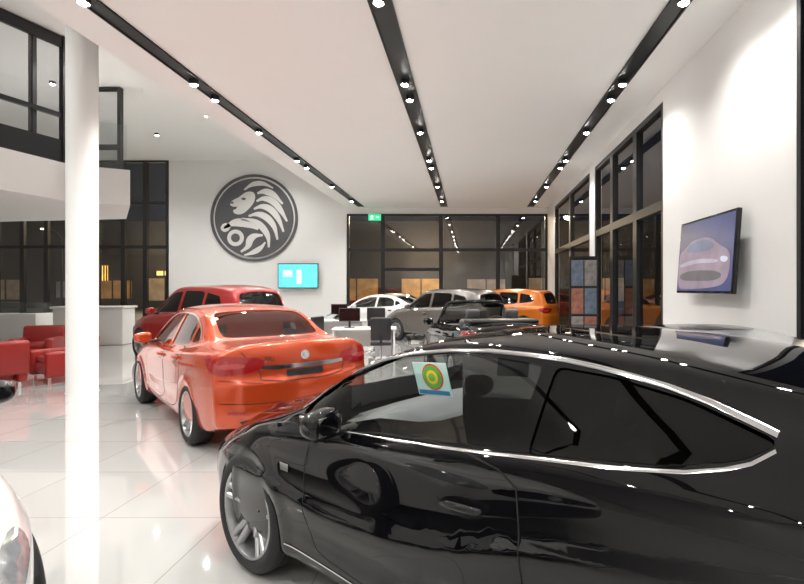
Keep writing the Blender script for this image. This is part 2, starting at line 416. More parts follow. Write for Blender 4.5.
        if F:
            f = F[len(F)//2]
            if (V[f[1]]-V[f[0]]).cross(V[f[2]]-V[f[0]]).dot(N[f[0]]) < 0: F = [f[::-1] for f in F]
        return mk(name, V, F, m, parent or s.root, True)
    def both(s, fn, name, poly, *a, **k):
        return fn(name, 'L', poly, *a, **k), fn(name, 'R', poly, *a, **k)
    def both_phi(s, name, phi, pts, m, **k):
        f = R(phi)
        pl = [(-math.sin(f)*x+math.cos(f)*y, z) for x, y, z in pts]
        s.patch(name, phi, pl, m, **k); s.patch(name, -phi, [(-a, b) for a, b in pl], m, **k)
    def body(s):
        sp = s.sp
        me = s.me.copy(); me.name = 'car_body'; me.materials.append(s.pm); me.materials.append(M_inner)
        o = bpy.data.objects.new('body', me); COL.objects.link(o)
        md = o.modifiers.new('s', 'SOLIDIFY'); md.thickness = .024; md.offset = -1; md.material_offset = 1
        def cutter(prs):
            V = []; F = []
            for ring0, ring1 in prs:
                b = len(V); n = len(ring0); V += ring0+ring1
                F.append(tuple(range(b, b+n))); F.append(tuple(range(b+2*n-1, b+n-1, -1)))
                for i in range(n): F.append((b+i, b+n+i, b+n+(i+1) % n, b+(i+1) % n))
            c = mk('cut', V, F); bm = bmesh.new(); bm.from_mesh(c.data); bmesh.ops.recalc_face_normals(bm, faces=bm.faces)
            bm.to_mesh(c.data); bm.free(); return c
        A = []
        R_ = sp['wr_']+.032
        for c in (sp['ax'], -sp['ax']):
            circ = [(c+R_*math.cos(2*math.pi*i/48), sp['wr_']+R_*math.sin(2*math.pi*i/48)) for i in range(48)]
            for sg in (1, -1): A.append(([(x, sg*.56, z) for x, z in circ], [(x, sg*1.3, z) for x, z in circ]))
        s.sidep = [soften(p, .035) for p in sp['side']]
        for p in s.sidep:
            for sg in (1, -1): A.append(([(x, sg*.35, z) for x, z in p], [(x, sg*1.3, z) for x, z in p]))
        Bc = []
        wp = sp['wind']
        if wp:
            s.windp = chaikin(wp+[(x, -y) for x, y in wp[-2:0:-1]], 1)
            Bc.append(([(x, y, .88) for x, y in s.windp], [(x, y, 2.2) for x, y in s.windp]))
        mode, rp = sp['rear']
        if mode == 'T':
            s.rearp = chaikin(rp+[(x, -y) for x, y in rp[-2:0:-1]], 1)
            Bc.append(([(x, y, .90) for x, y in s.rearp], [(x, y, 2.2) for x, y in s.rearp]))
        else:
            s.rearp = chaikin(rp+[(-y, z) for y, z in rp[-2:0:-1]], 1)
            Bc.append(([(-3, y, z) for y, z in s.rearp], [(-1.35, y, z) for y, z in s.rearp]))
        cs = [cutter(A), cutter(Bc)]
        for c in cs:
            b = o.modifiers.new('b', 'BOOLEAN'); b.operation = 'DIFFERENCE'; b.solver = 'EXACT'; b.object = c
        dg = bpy.context.evaluated_depsgraph_get(); ev = o.evaluated_get(dg)
        nm = bpy.data.meshes.new_from_object(ev)
        bpy.data.objects.remove(o)
        for c in cs: bpy.data.objects.remove(c)
        for p in nm.polygons: p.use_smooth = True
        o = bpy.data.objects.new('body', nm); COL.objects.link(o); o.parent = s.root
        ln = []
        cache = {}
        for p in nm.polygons:
            fn = Vector(p.normal)
            for vi in p.vertices:
                if vi not in cache:
                    l, nn, i, d = s.bvh.find_nearest(nm.vertices[vi].co); cache[vi] = (d, s.norm(l, i))
                d, nn = cache[vi]
                ln.append(tuple(nn) if (d < 2e-3 and nn.dot(fn) > .75) else tuple(fn))
        try: nm.normals_split_custom_set(ln)
        except Exception as e: print('n2', e)
        return o
    def wheels(s, style='twin'):
        sp = s.sp; tr, rr = sp['wr_'], sp['rimr']
        rim0 = None
        for ix, c in enumerate((sp['ax'], -sp['ax'])):
            w = s.F['w'](c)
            for sg in (1, -1):
                loc = (c, sg*(w-.104), tr); rot = (0, 0, 0 if sg > 0 else math.pi)
                if rim0 is None:
                    rim0 = make_rim(rr, style); rim = rim0; rim.name = 'wheel'
                    tyre = make_tyre(tr, rr); disc = lathe('brake_disc', [(.0, -.035), (rr*.66, -.035), (rr*.66, -.05), (0, -.05)], M_disc, seg=32, axis='Y')
                    tyre0, disc0 = tyre, disc
                else:
                    rim, tyre, disc = rim0.copy(), tyre0.copy(), disc0.copy()
                    for q in (rim, tyre, disc): COL.objects.link(q)
                rim.parent = s.root; rim.location = loc; rim.rotation_euler = rot
                tyre.parent = rim; disc.parent = rim
                V = []; F = []; n = 25; R_ = tr+.034
                for i in range(n):
                    a = math.pi*(i/(n-1)*1.24-.12)
                    for y in (.50, w-.03): V.append((c+R_*math.cos(a), sg*y, tr+R_*math.sin(a)))
                for i in range(n-1): F.append((2*i, 2*i+1, 2*i+3, 2*i+2))
                F.append(tuple(2*i for i in range(n)))
                mk('wheel_arch_liner', V, F, M_black, s.root)
    def cabin(s, rhd=True):
        sp = s.sp; k = sp['H']/1.48
        for y in (.37, -.37):
            st = box('seat', (-.28, y, .50*k), (.52, .50, .20), M_seat, s.root, .05)
            box('backrest', (0, 0, .33), (.15, .48, .62), M_seat, st, .06, loc=(-.58, y, .52*k), rot=(0, R(-16), 0))
            box('headrest', (0, 0, .74), (.09, .25, .17), M_seat, st, .035, loc=(-.58, y, .52*k), rot=(0, R(-16), 0))
        box('rear_seat', (-1.18, 0, .50*k), (.5, 1.25, .22), M_seat, s.root, .05)
        box('rear_backrest', (0, 0, .28), (.15, 1.2, .50), M_seat, s.root, .05, loc=(-1.45, 0, .52*k), rot=(0, R(-20), 0))
        zc = s.F['zs'](.8)
        V = []; F = []; prof = [(.92, zc-.05), (.80, zc+.025), (.55, zc+.03), (.42, zc-.03), (.36, zc-.14), (.42, zc-.28), (.75, zc-.40)]
        prof = chaikin(prof, 1, False); n = len(prof)
        ys = [-.72, -.5, -.2, 0, .2, .5, .72]
        for y in ys:
            b = .03*math.exp(-((abs(y)-.37)/.16)**2)
            for x, z in prof: V.append((x-(.10*(abs(y)/.72)**2 if x > .7 else 0), y, z+b*(1 if x < .7 else 0)))
        for i in range(len(ys)-1):
            for j in range(n-1): F.append((i*n+j, (i+1)*n+j, (i+1)*n+j+1, i*n+j+1))
        ds = mk('dashboard', V, F, M_dash, s.root, True)
        if s.hi:
            box('centre_stack', (.37, 0, zc-.21), (.03, .24, .30), M_disc, ds, .01)
            box('dash_screen', (.355, 0, zc-.11), (.02, .20, .10), M_trim, ds, .005)
            for yy in (-.62, -.16, .16, .62): box('air_vent', (.375, yy, zc-.09), (.03, .10, .08), M_disc, ds, .012)
            box('instrument_hood', (.42, -.37, zc+.03), (.14, .28, .07), M_dash, ds, .03)
            lm = box('added_cabin_lamp', (.12, 0, sp['H']-.075), (.14, .20, .02), M_white, s.root, .006)  # roof fitting and point light below are added to brighten the dark cabin
            l = bpy.data.lights.new('cabin_fill', 'POINT'); l.energy = 11; l.shadow_soft_size = .03; l.color = (1, .97, .92)
            lo_ = bpy.data.objects.new('cabin_fill_light', l); COL.objects.link(lo_); lo_.parent = lm; lo_.location = (.10, 0, sp['H']-.13)
        box('centre_console', (.05, 0, .58*k), (.7, .20, .28), M_black, s.root, .03)
        yy = -.37 if rhd else .37
        c = Vector((.24, yy, zc+.03)); pts = []
        for i in range(28):
            a = 2*math.pi*i/28; v = Vector((0, .19*math.cos(a), .19*math.sin(a))); v.rotate(Matrix.Rotation(R(-24), 3, 'Y')); pts.append(c+v)
        wl = tube('steering_wheel', pts, .018, M_wheelrim, s.root, 8, True)
        hub = [((0, 0, .0), (.03, .34, .035)), ((0, 0, -.09), (.03, .035, .17))]
        boxes('steering_spokes', hub, M_satin, wl, .008, loc=c, rot=(0, R(-24), 0))
        box('steering_hub', (0, 0, 0), (.05, .12, .10), M_wheelrim, wl, .012, loc=c, rot=(0, R(-24), 0))
        box('cabin_floor', (-.1, 0, sp['zb'][1][1]+.06), (2.9, 1.06, .04), M_inner, s.root)
        box('firewall', (.95, 0, .55*k), (.03, 1.0, .55*k), M_inner, s.root)
    def details(s, rear=True, front=True, chrome=True, mirror_mat=None, tw=.018, bw=.011):
        sp = s.sp; gm = {'c': G_side, 't': G_tint, 'd': G_dark}
        for p, k in zip(s.sidep, sp['sidemat']):
            s.both(s.patch, 'side_window', expand(p, .008), gm[k], -.010, smooth=0)
        if sp.get('open'):
            L = [(.98, .70, .96), (.75, .66, 1.13), (.45, .60, 1.37)]; top = [(.45, .60, 1.37), (.40, .54, 1.405), (.37, .25, 1.42), (.37, -.25, 1.42), (.40, -.54, 1.405), (.45, -.60, 1.37)]
            pts = L[:-1]+top+[(x, -y, z) for x, y, z in L[-2::-1]]
            tube('windshield_frame', pts, .034, M_trim, s.root, 8)
            V = []; F = []
            for i in range(7):
                y = -1+2*i/6; V.append((1.02-.06*y*y, .69*y, .99)); V.append((.37+.08*y*y, .59*y, 1.42-.05*y*y))
            for i in range(6): F.append((2*i, 2*i+2, 2*i+3, 2*i+1))
            mk('windshield', V, F, G_dark, s.root, True)
            tc = box('folded_roof_cover', (-1.32, 0, 1.13), (.46, 1.22, .07), M_black, s.root, .03)
        else:
            s.patch('windshield', 'T', expand(s.windp, .008), G_side, -.010, smooth=0)
            s.patch('rear_window', sp['rear'][0], expand(s.rearp, .008), G_dark, -.010, smooth=0)
        for d in sp['door']:
            s.both(s.patch, 'door', expand(d, -.004), s.pm, .0012, smooth=2)
            s.both(s.ribbon, 'door_gap', d, .007, M_gap, .0015, closed=True, smooth=2)
        if chrome and sp['chrome_top']: s.both(s.ribbon, 'window_trim', sp['chrome_top'], tw, M_chrome, .002, .004)
        if chrome: s.both(s.ribbon, 'belt_trim', sp['chrome_bot'], bw, M_chrome, .002, .003)
        for hx, hz in sp['handles']:
            for md in ('L', 'R'):
                l, n = s.hit(md, (hx, hz)); sg = 1 if md == 'L' else -1
                s.patch('handle_recess', md, [(hx-.10, hz-.01), (hx-.06, hz-.045), (hx+.07, hz-.045), (hx+.10, hz), (hx+.06, hz+.035), (hx-.07, hz+.04)], M_trim, .002, smooth=1)
                tube('door_handle', [(-.105, -.022*sg, -.002), (-.085, .006*sg, 0), (-.03, .012*sg, .002), (.04, .012*sg, .002), (.085, .006*sg, 0), (.105, -.022*sg, -.002)], [.012, .015, .017, .017, .015, .012], s.pm, s.root, 10, loc=l+Vector((0, sg*.024, .006)), rot=(0, R(4), 0))
                if s.hi: s.ribbon('handle_trim', md, [(hx-.09, hz+.004), (hx+.09, hz-.008)], .008, M_chrome, .034, .003, smooth=0)
        mx, my, mz = sp['mirror']
        for sg in (1, -1):
            bm = bmesh.new(); bmesh.ops.create_uvsphere(bm, u_segments=24, v_segments=14, radius=1)
            for v in bm.verts:
                x, y, z = v.co; f = lambda t, e: math.copysign(abs(t)**e, t)
                if x < 0: x *= .45
                v.co = (f(x, .8)*.09, f(y, .7)*.105+.0, f(z, .7)*.072*(1-.15*y*sg))
            me = bpy.data.meshes.new('side_mirror'); bm.to_mesh(me); bm.free(); me.materials.append(mirror_mat or s.pm)
            for p in me.polygons: p.use_smooth = True
            o = bpy.data.objects.new('side_mirror', me); COL.objects.link(o); o.parent = s.root; o.location = (mx, sg*(my+.10), mz); o.rotation_euler = (0, 0, R(10*sg))
            box('mirror_glass', (-.039, 0, 0), (.006, .13, .09), M_disc, o, .003)
            tube('mirror_stalk', [(mx+.02, sg*(my-.10), mz-.065), (mx+.02, sg*(my+.0), mz-.06), (mx+.01, sg*(my+.06), mz-.04)], [.03, .022, .02], M_black, s.root, 10)
        xn = s.x1
        if front:
            for sg in (1, -1): s.ribbon('bonnet_gap', 'T', [(1.1, sg*.72), (1.5, sg*.70), (1.9, sg*.60), (2.1, sg*.42)], .007, M_gap, .001)
            s.ribbon('bonnet_gap', 'T', [(2.1, .42), (2.16, 0), (2.1, -.42)], .008, M_gap, .001)
            zl = s.F['zs'](xn)
            s.both_phi('head_lamp', 48, [(1.72, .84, zl+.13), (1.75, .84, zl+.04), (2.05, .74, zl-.04), (2.22, .50, zl-.07), (2.24, .46, zl-.02), (2.1, .60, zl+.06)], M_lamp, off=.004, smooth=2)
            s.patch('grille', 'F', [(-.46, zl-.03), (0, zl+.0), (.46, zl-.03), (.42, zl-.11), (0, zl-.13), (-.42, zl-.11)], M_trim, .004)
            s.patch('lower_grille', 'F', [(-.76, zl-.16), (.76, zl-.16), (.68, zl-.36), (-.68, zl-.36)], M_black, .004)
            s.patch('emblem', 'F', [(.05*math.cos(i*.524), zl-.06+.05*math.sin(i*.524)) for i in range(12)], M_chrome, .012, smooth=0)
        if rear:
            zq = s.F['zs'](s.x0)-.035
            s.both_phi('tail_lamp', 145, [(-1.88, .87, zq-.0), (-2.0, .83, zq+.025), (-2.18, .62, zq+.015), (-2.26, .42, zq-.01), (-2.27, .40, zq-.10), (-2.25, .58, zq-.16), (-2.1, .80, zq-.17), (-1.95, .87, zq-.10)], M_tail, off=.006, smooth=1)
            s.both_phi('tail_lamp_insert', 145, [(-2.08, .79, zq-.06), (-2.22, .60, zq-.05), (-2.24, .58, zq-.10), (-2.1, .79, zq-.11)], M_taill, off=.009, smooth=1)

def make_tyre(tr, rr):
    hw = .112
    prof = [(rr-.005, hw-.03), (rr+.004, hw-.012), (rr+.02, hw-.002), ((rr+tr)/2, hw+.004), (tr-.03, hw-.004), (tr-.008, hw-.022), (tr, hw-.045)]
    prof += [(tr, .03), (tr-.008, .028), (tr-.008, .022), (tr, .02), (tr, -.02), (tr-.008, -.022), (tr-.008, -.028), (tr, -.03)]
    prof += [(r, -y) for r, y in prof[6::-1]]
    return lathe('tyre', prof, M_rub, seg=56, axis='Y', sharp=60)
def make_rim(rr, style):
    prof = [(rr+.004, .098), (rr-.002, .105), (rr-.014, .100), (rr-.022, .07), (rr-.035, -.09), (rr-.0, -.098)]
    rim = lathe('wheel', prof, M_rim, seg=56, axis='Y', sharp=50)
    V = []; F = []
    def bar(a0, o0, o1, w0, w1, r0, r1):
        b = len(V); K = 7
        for i in range(K):
            t = i/(K-1); r = r0+(r1-r0)*t; o = o0+(o1-o0)*t; w = w0+(w1-w0)*t
            y = .062+.035*t**1.5; dep = .05-.02*t
            ca, sa = math.cos(a0), math.sin(a0)
            for q, yy in ((-w, y-.006), (-w*.6, y+.004), (w*.6, y+.004), (w, y-.006), (w, y-dep), (-w, y-dep)):
                lx, lz = r, o+q; V.append((lx*ca-lz*sa, yy, lx*sa+lz*ca))
        for i in range(K-1):
            for j in range(6): F.append((b+i*6+j, b+i*6+(j+1) % 6, b+(i+1)*6+(j+1) % 6, b+(i+1)*6+j))
    for k in range(5):
        a = 2*math.pi*k/5+math.pi/2
        if style == 'wide':
            bar(a, -.010, -.036, .016, .018, .04, rr-.016); bar(a, .010, .036, .016, .018, .04, rr-.016)
            bar(a, 0, 0, .024, .008, .04, rr*.55)
        else:
            bar(a, -.018, -.044, .013, .013, .04, rr-.016); bar(a, .018, .044, .013, .013, .04, rr-.016)
    sp = mk('spokes', V, F, M_rim, None, True)
    bm = bmesh.new(); bm.from_mesh(sp.data); bmesh.ops.recalc_face_normals(bm, faces=bm.faces)
    bm2 = bmesh.new(); bm2.from_mesh(rim.data)
    me = sp.data; bm.to_mesh(me); bm.free(); bm2.from_mesh(me)
    hub = lathe('hub', [(0, .078), (.028, .077), (.034, .068), (.068, .060), (.072, .02), (0, .02)], M_rim, seg=24, axis='Y', sharp=30)
    bm2.from_mesh(hub.data); bm2.to_mesh(rim.data); bm2.free()
    bpy.data.objects.remove(sp); bpy.data.objects.remove(hub)
    for p in rim.data.polygons: p.use_smooth = True
    rim.data.set_sharp_from_angle(angle=R(35))
    return rim

def build_car(spec, name, x, y, head, pm, label, hi=True, style='twin', scale=None, **k):
    root = empty(name, (x, y, 0), (0, 0, R(head)))
    if scale: root.scale = scale
    tag(root, label, 'car')
    c = Car(spec, root, pm, hi); c.body(); c.wheels(style); c.cabin(); c.details(**k)
    return c

P_black = paint('paint_black', (0.0025, 0.0025, 0.0035), 0.6, 0.0, 0.5, 0.0)
P_orange = paint('paint_orange_red', (0.58, 0.066, 0.012), 0.2, 0.4, 0.25)
P_white = paint('paint_white', (0.75, 0.75, 0.74), 0.02, 0.0, 0.3)
P_silver = paint('paint_silver', (0.5, 0.51, 0.52), 0.1, 0.6, 0.3)
P_red = paint('paint_red', (0.30, 0.007, 0.007), 0.15, 0.2, 0.3)
P_grey = paint('paint_bronze_grey', (0.12, 0.105, 0.095), 0.15, 0.4, 0.3)
P_amber = paint('paint_amber', (0.65, 0.17, 0.008), 0.1, 0.2, 0.3)

# hero black coupe
c1 = build_car(COUPE, 'car', .295, 2.76, 141, P_black, 'glossy black three door coupe with alloy wheels and chrome window trim', style='wide', front=False, rear=False, tw=.016, bw=.009)
card = box('price_card', (0, 0, 0), (.21, .004, .16), mat('card_cyan', (.55, .78, .74), .4, noise=.02), c1.root, loc=(.05, .685, 1.265), rot=(R(-14), R(4), 0))
for nm, r, col, d in (('a', .064, (.75, .06, .03), .004), ('b', .056, (.12, .45, .06), .006), ('c', .034, (.9, .65, .03), .008), ('d', .02, (.2, .5, .05), .010)):
    lathe('card_badge', [(0, d), (r, d), (r, d-.002), (0, d-.002)], mat('badge_'+nm, col, .4, noise=.05), card, axis='Y', seg=24, loc=(-.01, 0, .012))
box('card_band', (0, .004, -.064), (.19, .002, .02), mat('card_blue', (.03, .2, .45), .4, noise=.1), card)
c1.ribbon('sill_trim', 'L', [(.95, .30), (.4, .27), (-.9, .27)], .01, M_chrome, .003, .002, smooth=0)
c1.patch('side_badge', 'L', [(.98, .74), (.90, .74), (.90, .70), (.97, .70)], M_chrome, .004, smooth=0)

# orange red sedan
c2 = build_car(SEDAN, 'car', -3.33, 6.88, 133.3, P_orange, 'metallic orange-red four door sedan with alloy wheels, rear facing the camera', front=False)
c2.patch('boot_trim', 'B', [(-.44, .905), (.44, .905), (.44, .875), (.30, .86), (-.30, .86), (-.44, .875)], M_chrome, .012, smooth=0)
c2.patch('number_plate', 'B', [(-.20, .845), (.20, .845), (.20, .775), (-.20, .775)], M_black, .006, smooth=0)
c2.patch('emblem', 'B', [(.048*math.cos(i*.524), .985+.048*math.sin(i*.524)) for i in range(12)], M_chrome, .010, smooth=0)
c2.patch('emblem_centre', 'B', [(.020, .965), (.026, .99), (.012, 1.012), (-.012, 1.008), (-.024, .985), (-.010, .962)], M_lamp, .014, smooth=0)
c2.ribbon('boot_gap', 'B', [(-.62, 1.05), (-.46, .86), (-.44, .735), (.44, .735), (.46, .86), (.62, 1.05)], .010, M_gap, .002)
c2.ribbon('bumper_gap', 'B', [(-.80, .78), (-.44, .735)], .007, M_gap, .002); c2.ribbon('bumper_gap', 'B', [(.80, .78), (.44, .735)], .007, M_gap, .002)
c2.ribbon('bumper_crease', 'B', [(-.80, .56), (-.4, .53), (.4, .53), (.80, .56)], .008, M_gap, .001)
c2.patch('rear_diffuser', 'B', [(-.66, .41), (.66, .41), (.58, .26), (-.58, .26)], M_black, .004)
for sg in (1, -1):
    c2.patch('reflector', 'B', [(sg*.58, .47), (sg*.74, .48), (sg*.74, .45), (sg*.60, .44)], M_tail, .004, smooth=0)
ft = bpy.data.curves.new('boot_letters', 'FONT'); ft.body = 'SRi'; ft.size = .075; ft.extrude = .002
fo = bpy.data.objects.new('tmp', ft); COL.objects.link(fo)
tm = bpy.data.meshes.new_from_object(fo.evaluated_get(bpy.context.evaluated_depsgraph_get())); bpy.data.objects.remove(fo)
tm.materials.append(M_chrome); lo = bpy.data.objects.new('boot_letters', tm); COL.objects.link(lo); lo.parent = c2.root
hl, hn = c2.hit('B', (.42, .945)); lo.location = hl+hn*.008; lo.rotation_euler = (R(90), 0, R(-90-6))

build_car(SEDAN_W, 'car', -3.68, 2.17, -31, P_white, 'glossy white car with black door mirrors and black lower grille', hi=True, rear=False, mirror_mat=M_trim)
build_car(CABRIO, 'car', .22, 9.7, 104, P_black, 'black convertible with its roof down and red tail lamps', hi=False, front=False)
build_car(SUV, 'car', -.85, 15.9, 140, P_grey, 'bronze-grey compact sport utility vehicle on the tiled floor', hi=False, rear=False)
build_car(SUV, 'car', 1.25, 19.0, 150, P_amber, 'bright orange compact sport utility vehicle', hi=False)
build_car(SEDAN, 'car', -3.55, 19.6, 162, P_white, 'white sedan parked beside the rear glazing', hi=False, rear=False)
build_car(SUV, 'car', -6.35, 11.9, 150, P_red, 'red sport utility vehicle with dark windows', hi=False, scale=(1, 1, 1.05))
cs = build_car(COUPE, 'car', 2.42, 5.65, 97, P_silver, 'silver coupe with a dark glass roof panel', hi=False, scale=(1, 1, .87))
cs.patch('roof_glass', 'T', [(-.9, -.42), (.05, -.46), (.05, .46), (-.9, .42)], M_trim, .004)

# ------------------------------------------------------------ room
H = 5.28; HU = 7.4; YB = 21.8; XR = 3.45; XS = -5.5; XLW = -13.4; XL = -21
def floor_mat():
    m = mat('floor_tiles', (.74, .72, .69), .07); nt = m.node_tree; b = nt.nodes['Principled BSDF']
    tc = nt.nodes.new('ShaderNodeTexCoord'); br = nt.nodes.new('ShaderNodeTexBrick')
    br.offset = 0; br.inputs['Scale'].default_value = 1; br.inputs['Brick Width'].default_value = .9; br.inputs['Row Height'].default_value = .9
    br.inputs['Mortar Size'].default_value = .004; br.inputs['Color1'].default_value = (.50, .495, .475, 1); br.inputs['Color2'].default_value = (.53, .525, .505, 1)
    br.inputs['Mortar'].default_value = (.33, .32, .30, 1)
    b.inputs['Specular IOR Level'].default_value = 1.0; b.inputs['Coat Weight'].default_value = .8; b.inputs['Coat Roughness'].default_value = .01
    nt.links.new(tc.outputs['Object'], br.inputs['Vector']); nt.links.new(br.outputs['Color'], b.inputs['Base Color'])
    n = nt.nodes.new('ShaderNodeTexNoise'); n.inputs['Scale'].default_value = 1.5
    mr = nt.nodes.new('ShaderNodeMapRange'); mr.inputs[3].default_value = .02; mr.inputs[4].default_value = .06
    nt.links.new(tc.outputs['Object'], n.inputs['Vector']); nt.links.new(n.outputs['Fac'], mr.inputs[0]); nt.links.new(mr.outputs[0], b.inputs['Roughness'])
    return m
struct(box('floor', ((XL+XR)/2, 8.9, -.05), (XR-XL+.4, 26.2, .1), floor_mat()), 'polished pale grey square floor tiles', 'floor')
struct(box('ceiling', ((XS+XR)/2, 8.8, H+.15), (XR-XS, 26, .3), M_ceil), 'low cream painted ceiling slab with slots for lights', 'ceiling')
struct(box('ceiling_upper', ((XL+XS)/2, 8.8, HU+.1), (XS-XL, 26, .2), M_ceil), 'high white ceiling over the lounge void', 'ceiling')
struct(box('wall_fascia', (XS-.06, 8.8, (H+HU)/2+.15), (.12, 26, HU-H-.3), M_wall), 'white bulkhead fascia above the ceiling edge', 'wall')
struct(box('wall_back', ((XLW+XS)/2, YB+.1, HU/2), (XS-XLW, .2, HU), M_wall), 'tall white plaster wall carrying the round emblem', 'wall')
struct(box('wall_back_header', ((XR+XS)/2, YB+.1, (5.02+H+.3)/2), (XR-XS, .2, H+.3-5.02), M_wall), 'white header above the rear glazing', 'wall')
struct(box('wall_right', (XR+.1, 6.97, H/2), (.2, 3.58, H), M_wall), 'plain white side wall behind the television', 'wall')
struct(box('wall_right_header', (XR+.1, (8.76+YB)/2, (5.04+H)/2), (.2, YB-8.76, H-5.04), M_wall), 'white header above the side glazing', 'wall')
struct(box('wall_right_pier', (XR+.1, 13.85, 2.52), (.2, .55, 5.04), M_wall), 'white pier between glazed bays', 'wall')
struct(box('wall_right_pier.001', (XR+.1, 20.9, 2.52), (.2, 1.8, 5.04), M_wall), 'white wall end beside the rear glazing', 'wall')
struct(box('wall_right_front', (XR+.1, -.3, H/2), (.2, 7.8, H), M_wall), 'white side wall nearest the entrance', 'wall')
struct(box('wall_left', (XL-.1, 8.8, HU/2), (.2, 26, HU), M_wall), 'white outer wall of the lounge', 'wall')
struct(box('wall_front', ((XL+XR)/2, -4.2, HU/2), (XR-XL, .2, HU), M_wall), 'white wall closing the showroom', 'wall')
wn = [0]
def window(axis, at, a0, a1, z0, z1, trans=(), mull=(), fw=.09, dep=.14, label='dark framed glazed bay looking onto the night street'):
    wn[0] += 1; L = []
    def B(c, s): L.append(((c[0], at, c[1]), (s[0], dep, s[1])) if axis == 'Y' else ((at, c[0], c[1]), (dep, s[0], s[1])))
    for a in (a0+fw/2, a1-fw/2): B((a, (z0+z1)/2), (fw, z1-z0))
    for z in (z0+fw/2, z1-fw/2): B(((a0+a1)/2, z), (a1-a0-2*fw, fw))
    for z in trans: B(((a0+a1)/2, z), (a1-a0-2*fw, fw*1.6))
    for a in mull: B((a, (z0+z1)/2), (fw*.7, z1-z0-2*fw))
    fr = boxes('window_%d' % wn[0], L, M_dark); struct(fr, label, 'window')
    c = ((a0+a1)/2, (z0+z1)/2); s = (a1-a0-.02, z1-z0-.02)
    if axis == 'Y': mk('glass_pane', [(c[0]-s[0]/2, at, c[1]-s[1]/2), (c[0]+s[0]/2, at, c[1]-s[1]/2), (c[0]+s[0]/2, at, c[1]+s[1]/2), (c[0]-s[0]/2, at, c[1]+s[1]/2)], [(0, 1, 2, 3)], G_win, fr)
    else: mk('glass_pane', [(at, c[0]-s[0]/2, c[1]-s[1]/2), (at, c[0]+s[0]/2, c[1]-s[1]/2), (at, c[0]+s[0]/2, c[1]+s[1]/2), (at, c[0]-s[0]/2, c[1]+s[1]/2)], [(0, 1, 2, 3)], G_win, fr)
def pxX(px, Y): return (px-470)*Y/490
edges = [pxX(p, YB) for p in (347, 383, 441, 498, 547)]
for a, b in zip(edges[:-1], edges[1:]): window('Y', YB+.05, a, b, 0, 5.02, trans=(3.42, 2.55) if -5 < a < -3.5 else (3.42,))
le = [pxX(p, YB) for p in (-4, 22, 46, 72, 97, 123, 145, 168)]
for a, b in zip(le[:-1], le[1:]): window('Y', YB+.05, a, b, 0, HU, trans=(3.55, 5.5))
re_ = [8.76, 10.3, 12.0, 13.57]
for a, b in zip(re_[:-1], re_[1:]): window('X', XR+.08, a, b, 0, 5.04, trans=(3.2,), fw=.11)
re2 = [14.13, 17.0, 20.0]
for a, b in zip(re2[:-1], re2[1:]): window('X', XR+.08, a, b, 0, 5.04, trans=(3.2,), fw=.11)
struct(box('trim_1', (XR-.01, 5.10, 2.6), (.04, .06, 5.2), M_dark), 'dark vertical edge trim on the side wall', 'trim')
window('Y', 13.9, -10.66, -9.88, 4.56, HU-.02, trans=(5.7,), fw=.08, label='narrow dark framed glazed partition on the upper floor')

def slot(x, y0, y1, w):
    o = boxes('light_slot', [((x, (y0+y1)/2, H-.012), (w, y1-y0, .018)), ((x-w/2+.01, (y0+y1)/2, H-.022), (.02, y1-y0, .038)), ((x+w/2-.01, (y0+y1)/2, H-.022), (.02, y1-y0, .038))], M_dark)
    return tag(o, 'long dark slot light channel in the ceiling', 'light channel', 'ceiling light channels')
def spot(x, y, z, e=220, size=140, r=.05):
    l = bpy.data.lights.new('spot', 'SPOT'); l.energy = e; l.spot_size = R(size); l.spot_blend = .8; l.shadow_soft_size = r; l.color = (1, .982, .955)
    o = bpy.data.objects.new('spot_light', l); COL.objects.link(o); o.location = (x, y, z); return o
dl0 = []
ELOW = 240
def downlight(x, y, z, e=ELOW, **k):
    if not dl0:
        b = lathe('downlight', [(0, 0), (.075, 0), (.075, -.080), (.068, -.083), (.062, -.05), (0, -.05)], M_black, seg=20)
        e_ = lathe('lamp', [(0, -.108), (.025, -.105), (.046, -.095), (.058, -.078), (.060, -.055), (0, -.055)], M_em, b, seg=16)
        dl0.extend([b, e_]); o = b
    else:
        o = dl0[0].copy(); q = dl0[1].copy(); COL.objects.link(o); COL.objects.link(q); q.parent = o
    o.location = (x, y, z); tag(o, 'round black spotlight with a bright lamp in a ceiling channel', 'downlight', 'ceiling downlights')
    spot(x, y, z-.13, e, **k)
k1 = H-1.68
for x, w in ((-1.315*k1, .24), (-.311*k1, .30), (.727*k1, .26)):
    slot(x, -3.5, 21.3, w)
    for y in (-2.5, 0.2, 2.9, 5.2, 6.0, 8.4, 9.1, 11.0, 13.4, 14.2, 16.8, 19.6): downlight(x, y, H-.0225, ELOW*(.62 if x > 2 else 1))
for x, y in ((-8.4, 12), (-8.6, 16), (-11.5, 13.5), (-11.5, 18), (-8.3, 19.5), (-15, 19), (-8, 6), (-8, 2), (-13, 5), (-17, 10)):
    downlight(x, y, HU-.002, 420)

